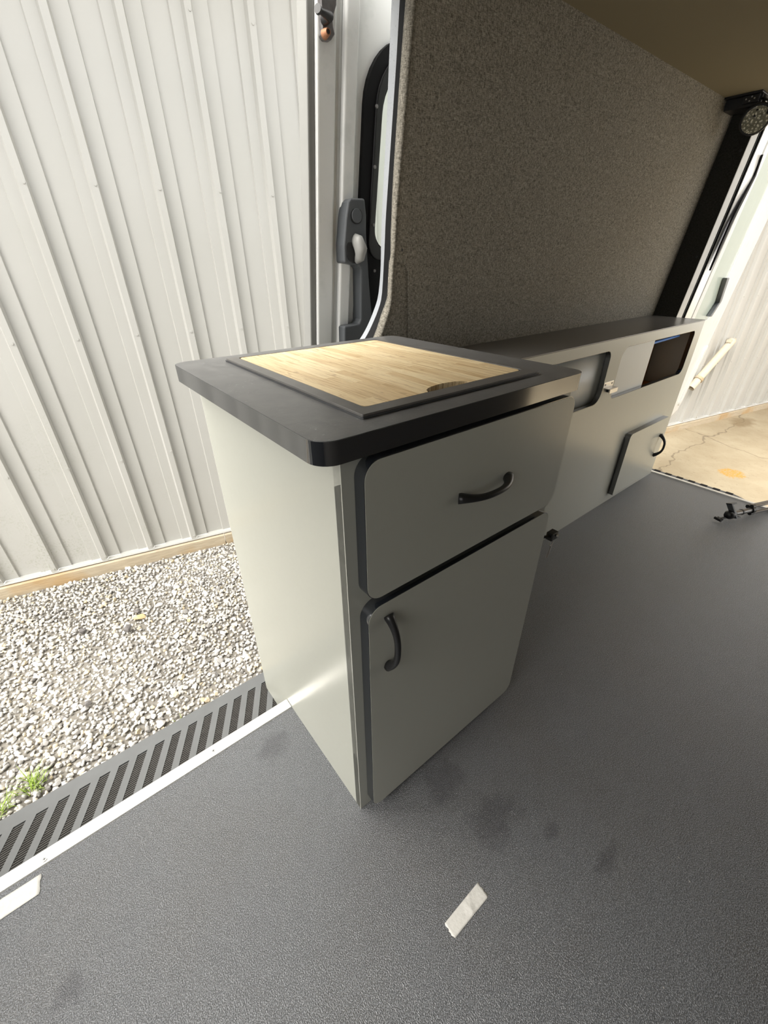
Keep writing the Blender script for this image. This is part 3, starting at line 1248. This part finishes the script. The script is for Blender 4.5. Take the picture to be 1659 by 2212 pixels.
fin('bench_top', bm, 'benchtop', ben, bevel=.001)
fin('end_panel', box(B(), BX - .018, BX, BYF + .018, yw(.4) - .03, 0, BZ - .004), 'laminate', ben)
# sheet behind the first opening, with a rolled edge, and sliding sheet behind the second
bm = B()
prof2 = [(.66, BYF + .032), (1.40, BYF + .032), (1.45, BYF + .030), (1.48, BYF + .026), (1.50, BYF + .021)]
A_ = [Vector((x, y, .52)) for (x, y) in prof2]
B_ = [Vector((x, y, .815)) for (x, y) in prof2]
strip(bm, A_, B_, .003, (0, 1, 0))
fin('inner_sheet', bm, 'whitesheet', ben, smooth='all')
fin('sliding_sheet', box(B(), 1.545, 1.912, BYF + .0205, BYF + .0235, .55, .822), 'whitesheet', ben)
fin('inner_board', box(B(), 1.56, 2.372, .545, .555, .03, .822), 'plyinside', ben)
fin('inner_floor', box(B(), .58, 2.372, BYF + .02, .545, .50, .51), 'plyinside', ben)
qa, qb = hit((1415.7, 740), 1, BYF + .06), hit((1466, 725), 1, BYF + .06)
bm = B()
sweep(bm, [(qa.x - .04, qa.y, qa.z), (qb.x, qb.y, qb.z)], (.006), 10)
fin('blue_padding', bm, 'gel', ben, smooth=40)
# small metal latch on the post between the openings
bm = box(B(), 1.478, 1.556, BYF - .0025, BYF - .0003, .649, .671)
lat = fin('latch_plate', bm, 'steel', ben, bevel=.0008)
bm = B()
prism(bm, [(BYF - .002, .649), (BYF - .026, .649), (BYF - .028, .647), (BYF - .028, .632), (BYF - .0265, .632), (BYF - .0265, .6455), (BYF - .002, .647)], 0, 1.486, 1.55)
fin('latch_tab', bm, 'steel', lat)
for x in (1.490, 1.544):
    bm = B()
    cyl(bm, (x, BYF - .0025, .661), (x, BYF - .0036, .661), .0042, 10)
    fin('screw', bm, 'gunmetal', lat)
bm = B()
cyl(bm, (1.525, BYF, .634), (1.525, BYF - .010, .634), .008, 12)
fin('latch_pin', bm, 'black', lat, smooth=30)
# hatch door with handle
hd = front('hatch_door', 1.845, 2.287, .048, .376, (.016, .022, .006, .02), BYF, .026, ben)
handle(hd, (2.240, BYF - .026, .225), 2, .118, .036)

# ------------------------------------------------------------------ LED work light on a ceiling bracket
led = thing('work_light', (2.30, .46, 1.50), 'round black LED work light on a bolted bracket under the rear ceiling', 'lamp')
bm = B()
yA, yB = .545, .405
box(bm, 2.27, 2.40, yB, yA - .005, CEIL - .006, CEIL)
fin('mount_plate', bm, 'black', led, bevel=.001)
bm = B()
prism(bm, [(2.300, CEIL - .006), (2.306, CEIL - .006), (2.306, CEIL - .034), (2.39, CEIL - .034), (2.39, CEIL - .038), (2.300, CEIL - .038)], 1, yB + .004, yA - .012)
fin('angle_bracket', bm, 'black', led)
bm = box(B(), 2.285, 2.299, yB + .01, yB + .065, CEIL - .030, CEIL - .006)
fin('connector_block', bm, 'black', led, bevel=.002)
for (y, z) in ((.43, 1.632), (.445, 1.626), (.458, 1.633), (.44, 1.638)):
    bm = B()
    cyl(bm, (2.285, y, z), (2.283, y, z), .0028, 8)
    fin('bolt', bm, 'screw', led, smooth=30)
bm = B()
sweep(bm, [(2.30, yB + .012, CEIL - .036), (2.296, yB + .006, CEIL - .055), (2.298, yB + .010, CEIL - .075)], .007, 10)
sweep(bm, [(2.30, yB + .006, CEIL - .020), (2.30, yB - .02, CEIL - .03), (2.31, yB - .03, CEIL - .07)], .004, 8)
fin('swivel_arm', bm, 'black', led, smooth='all')
lc = hit((1632, 258), 0, 2.31)
ld = (Vector(CAM) - lc).normalized()
ld = (ld + Vector((0, -.05, -.25))).normalized()
side = Vector((.5, -.6, 0))
bm = B()
sweep(bm, [lc - ld * .045, lc - ld * .035, lc - ld * .01, lc, lc + ld * .004], [.030, .044, .050, .052, .048], 28)
fin('lamp_housing', bm, 'black', led, smooth=40)
bm = B()
cyl(bm, lc + ld * .0035, lc + ld * .0065, .043, 28)
len_ = fin('lamp_lens', bm, 'lens', led, smooth=30)
bm = B()
for a in np.linspace(0, 2 * math.pi, 7)[:-1]:
    u_ = ld.orthogonal().normalized()
    v_ = ld.cross(u_)
    c = lc + ld * .006 + (u_ * math.cos(a) + v_ * math.sin(a)) * .026
    cyl(bm, c, c + ld * .003, .009, 12)
fin('led_cup', bm, 'lens', led, smooth=30)

# ------------------------------------------------------------------ phone tripod lying on the floor
tr = thing('tripod', (2.2, -.13, 0), 'folded black phone tripod lying on the floor by the rear edge', 'tripod')
a0 = Vector((2.085, -.085, .030))
dx = Vector((.28, -.105, 0)).normalized()
px_ = Vector((-dx.y, dx.x, 0))
up = Vector((0, 0, 1))
bm = B()
cyl(bm, a0 + dx * .085, a0 + dx * .20, .0125, 16)
fin('centre_column', bm, 'tripod', tr, smooth=30)
bm = B()
cyl(bm, a0 + dx * .125, a0 + dx * .133, .0145, 16)
fin('collar', bm, 'black', tr, smooth=30)
bm = B()
cyl(bm, a0 + dx * .19, a0 + dx * .205, .018, 16)
fin('leg_hub', bm, 'black', tr, smooth=30)
for (o1_, o2_) in ((.017, .012), (-.004, -.019), (.0, .022)):
    s_ = a0 + dx * .20 + px_ * o1_ * 1.0 + up * (o2_ * .9)
    s_.z = max(s_.z, .0085)
    e_ = s_ + dx * .165
    bm = B()
    cyl(bm, s_, e_, .0085, 12)
    lg = fin('leg', bm, 'tripod', tr, smooth=30)
    bm = B()
    cyl(bm, s_ - dx * .012, s_ + dx * .006, .0095, 12)
    fin('leg_joint', bm, 'black', lg, smooth=30)
bm = B()
sweep(bm, [a0 + dx * .03, a0 + dx * .045, a0 + dx * .065, a0 + dx * .085], [.014, .022, .022, .013], 16)
fin('ball_head', bm, 'black', tr, smooth='all')


def obox(bm, c, ax, ay, az, hx, hy, hz):
    v = []
    for sz in (-1, 1):
        for (sx, sy) in ((-1, -1), (1, -1), (1, 1), (-1, 1)):
            v.append(bm.verts.new(c + ax * hx * sx + ay * hy * sy + az * hz * sz))
    for f_ in ((0, 3, 2, 1), (4, 5, 6, 7), (0, 1, 5, 4), (1, 2, 6, 5), (2, 3, 7, 6), (3, 0, 4, 7)):
        bm.faces.new([v[i] for i in f_])
    return bm


tl = (up * .8 - px_ * .0 + dx * -.35 + px_ * .35).normalized()
fw = tl.cross(px_).normalized()
cc = a0 + dx * .055 + up * .020
bm = B()
obox(bm, cc, tl, tl.cross(dx).normalized(), dx, .042, .013, .006)
fin('phone_clamp', bm, 'darkgrey', tr, bevel=.002)
bm = B()
obox(bm, cc + tl * .040 + dx * .012, dx, tl.cross(dx).normalized(), tl, .018, .013, .004)
fin('clamp_jaw', bm, 'black', tr, bevel=.001)
bm = B()
obox(bm, cc - tl * .038 + dx * .010, dx, tl.cross(dx).normalized(), tl, .014, .013, .004)
fin('clamp_jaw', bm, 'black', tr, bevel=.001)
bm = B()
t0 = a0 + Vector((0, 0, -.012))
cyl(bm, t0 + dx * .035, t0 - dx * .020, .006, 10)
cyl(bm, t0 - dx * .020 + px_ * .016, t0 - dx * .020 - px_ * .016, .007, 10)
cyl(bm, t0 - dx * .006 + px_ * .012, t0 - dx * .006 - px_ * .012, .006, 10)
fin('tilt_knob', bm, 'black', tr, smooth=30)

# ------------------------------------------------------------------ pipe leaning on the far wall
pa, pb = hitp((1400 + 1090 * .16731, 560 + 1050 * .16731), YO - .07, 0, WA), hitp((1400 + 548 * .16731, 560 + 1665 * .16731), YO - .07, 0, WA)
pp = thing('wall_pipe', pb, 'slanted weathered pipe fixed to the white wall behind the van', 'pipe')
dd = (pa - pb).normalized()
bm = B()
sweep(bm, [pb, pa], .034, 18, cap=False)
sweep(bm, [pa, pb], .030, 18, cap=False)
fin('pipe_tube', bm, 'pvc', pp, smooth=40)
bm = B()
cyl(bm, pb + dd * .10, pb + dd * .125, .042, 18)
fin('pipe_clamp', bm, 'timber', pp, smooth=30)
bm = B()
box(bm, pa.x - .07, pa.x + .07, pa.y - .01, pa.y + .03, pa.z - .012, pa.z + .012)
fin('end_bracket', bm, 'pvc', pp)

# ------------------------------------------------------------------ masking tape on the floor


def tape(corners, label, seed):
    rr = random.Random(seed)
    bm = B()
    nx, ny = 26, 8
    a, b, c, d = [Vector((*q, 0)) for q in corners]
    vs1 = []
    for i in range(nx + 1):
        row = []
        for j in range(ny + 1):
            s_, t_ = i / nx, j / ny
            p = (a * (1 - s_) + b * s_) * (1 - t_) + (d * (1 - s_) + c * s_) * t_
            z = .0007 + .0005 * rr.random() + .0022 * math.exp(-((s_ - .55) / .05) ** 2 - ((t_ - .5) / .4) ** 2) + .0014 * math.exp(-((s_ - .70 + .15 * t_) / .03) ** 2)
            if i in (0, nx):
                p = p + (b - a).normalized() * rr.uniform(-.0015, .0015)
            row.append(bm.verts.new((p.x, p.y, z)))
        vs1.append(row)
    for i in range(nx):
        for j in range(ny):
            bm.faces.new((vs1[i][j], vs1[i + 1][j], vs1[i + 1][j + 1], vs1[i][j + 1]))
    o = fin('masking_tape', bm, 'tape', None, smooth='all')
    md = o.modifiers.new('solid', 'SOLIDIFY')
    md.thickness = .0004
    return tag(o, label, 'tape', 'pieces of tape on the van floor')


t = [hit(p, 2, .0008) for p in ((960, 1995), (1032, 1906), (1055, 1937), (982, 2028))]
tape([(p.x, p.y) for p in t], 'short piece of silvery tape stuck on the floor before the cabinet door', 1)
t = [hit(p, 2, .0008) for p in ((89, 1887), (85, 1931))]
tape([(t[0].x - .20, t[0].y), (t[0].x, t[0].y), (t[1].x, t[1].y), (t[0].x - .20, t[1].y)], 'white tape strip on the floor beside the aluminium door edging', 2)

# ------------------------------------------------------------------ gravel
rng = np.random.default_rng(5)
tmp = bmesh.new()
bmesh.ops.create_icosphere(tmp, subdivisions=2, radius=1.0)
tmp.verts.ensure_lookup_table()
base = np.array([v.co[:] for v in tmp.verts])
faces = np.array([[v.index for v in f.verts] for f in tmp.faces])
tmp.free()
variants = []
for k in range(14):
    v = base.copy()
    for c in range(9):
        nrm = rng.normal(size=3)
        nrm /= np.linalg.norm(nrm)
        lim = rng.uniform(.45, .85)
        d = v @ nrm
        v -= np.outer(np.maximum(d - lim, 0), nrm)
    v += rng.normal(0, .03, v.shape)
    variants.append(v / np.abs(v).max())


def rotm(rng):
    q = rng.normal(size=4)
    q /= np.linalg.norm(q)
    w, x, y, z = q
    return np.array([[1 - 2 * (y * y + z * z), 2 * (x * y - z * w), 2 * (x * z + y * w)], [2 * (x * y + z * w), 1 - 2 * (x * x + z * z), 2 * (y * z - x * w)], [2 * (x * z - y * w), 2 * (y * z + x * w), 1 - 2 * (x * x + y * y)]])


stones = []
stp = .0160
for gx in np.arange(-1.3, .80, stp):
    for gy in np.arange(.80, 2.36, stp):
        x = gx + rng.uniform(-.5, .5) * stp
        y = gy + rng.uniform(-.5, .5) * stp
        if y > YO + WA * x - .055:
            continue
        s = rng.choice([.0075, .0095, .012, .0155], p=[.30, .40, .24, .06]) * rng.uniform(.85, 1.15)
        stones.append((x, y, ZG - .004 + rng.uniform(-.003, .006) + .012 * math.sin(x * 5 + 1) * math.sin(y * 6) * .3, s))
vis = []
for i, (x, y, z, s) in enumerate(stones):
    P_ = proj((x, y, z))
    if 0 < P_[0] < 560 and 1150 < P_[1] < 1850:
        d = (Vector((x, y, z)) - CAM).length
        # hidden below the step edge?
        tt = (ZS - z) / (CAM.z - z)
        if y + (CAM.y - y) * tt < .61:
            continue
        vis.append((s / d, i))
vis.sort(reverse=True)
single = set(i for _, i in vis[:300])
AV, AF = [], []
nv = 0
for i, (x, y, z, s) in enumerate(stones):
    if i in single:
        continue
    v = variants[rng.integers(len(variants))] * (s * np.array([1, rng.uniform(.65, 1.0), rng.uniform(.5, .8)]))
    v = v @ rotm(rng).T + np.array([x, y, z + s * .25])
    AV.append(v)
    AF.append(faces + nv)
    nv += len(v)
AV = np.concatenate(AV)
AF = np.concatenate(AF)
me = bpy.data.meshes.new('gravel')
me.vertices.add(len(AV))
me.vertices.foreach_set('co', AV.astype(np.float32).ravel())
me.loops.add(AF.size)
me.loops.foreach_set('vertex_index', AF.astype(np.int32).ravel())
me.polygons.add(len(AF))
me.polygons.foreach_set('loop_start', np.arange(0, AF.size, 3, dtype=np.int32))
me.polygons.foreach_set('loop_total', np.full(len(AF), 3, dtype=np.int32))
me.update(calc_edges=True)
me.materials.append(M['stuffstone'])
go = bpy.data.objects.new('gravel', me)
COL.objects.link(go)
tag(go, 'pale grey crushed gravel strip between van and white wall', 'gravel', None, 'stuff')
vm = []
for k, v in enumerate(variants):
    m_ = bpy.data.meshes.new('gravel_stone')
    m_.from_pydata(v.tolist(), [], faces.tolist())
    m_.materials.append(M['stone'])
    vm.append(m_)
for i in sorted(single):
    x, y, z, s = stones[i]
    o = bpy.data.objects.new('gravel_stone', vm[int(rng.integers(len(vm)))])
    COL.objects.link(o)
    o.location = (x, y, z + s * .32)
    o.scale = (s * 1.08, s * rng.uniform(.7, 1.0), s * rng.uniform(.55, .8))
    o.rotation_euler = (rng.uniform(-.5, .5), rng.uniform(-.5, .5), rng.uniform(0, 6.28))
    tag(o, 'larger pale crushed stone lying loose in the gravel strip', 'stone', 'larger loose stones in the gravel strip')


def bigstone(px, s, mat, label, sc=(1, .8, .6)):
    q = hit(px, 2, ZG + .008)
    m_ = bpy.data.meshes.new('stone')
    m_.from_pydata(variants[int(rng.integers(len(variants)))].tolist(), [], faces.tolist())
    m_.materials.append(M[mat])
    o = bpy.data.objects.new('stone', m_)
    COL.objects.link(o)
    o.location = (q.x, q.y, ZG + .012 + s * .2)
    o.scale = (s * sc[0], s * sc[1], s * sc[2])
    o.rotation_euler = (.1, -.1, rng.uniform(0, 6))
    tag(o, label, 'stone')


bigstone((303, 1335), .030, 'tanstone', 'flat tan stone touching the big dark stone in the gravel', (1.1, .7, .45))
bigstone((277, 1363), .030, 'darkstone', 'big dark grey stone lying by the tan stone in the gravel')
bigstone((297, 1322), .022, 'darkstone', 'dark stone on the wall side of the tan stone in the gravel')
bigstone((345, 1310), .023, 'stone', 'grey lump of stone in a dark cluster of the gravel')
bigstone((408, 1342), .012, 'tanstone', 'tiny orange tan pebble alone in the gravel')
bigstone((178, 1366), .024, 'darkstone', 'dark stone sunk alone in the pale gravel')
bigstone((192, 1521), .016, 'darkstone', 'small blackish stone near the step in the gravel')


def grass(px, n, h, label, seed):
    q = hit(px, 2, ZG)
    rr = random.Random(seed)
    bm = B()
    for i in range(n):
        a = rr.uniform(0, 6.28)
        l = h * rr.uniform(.5, 1.1)
        b0 = Vector((q.x + rr.gauss(0, .016), q.y + rr.gauss(0, .016), ZG + .004))
        out = Vector((math.cos(a), math.sin(a), 0))
        sd_ = Vector((-out.y, out.x, 0)) * .0016
        prev = None
        for t in range(5):
            f_ = t / 4
            p = b0 + out * (l * .65 * f_ ** 1.6) + Vector((0, 0, l * (f_ - .35 * f_ * f_)))
            w_ = sd_ * (1 - f_ * .85)
            cur = (bm.verts.new(p - w_), bm.verts.new(p + w_))
            if prev:
                bm.faces.new((prev[0], prev[1], cur[1], cur[0]))
            prev = cur
    o = fin('grass_tuft', bm, 'grass', None)
    tag(o, label, 'grass')


grass((76, 1700), 60, .075, 'full green grass tuft growing in the gravel by the van step', 1)
grass((2, 1755), 50, .075, 'second green grass tuft on the gravel, farther from the cabinet', 2)
grass((404, 1556), 10, .03, 'tiny sprig of grass in gravel near the cabinet foot', 3)
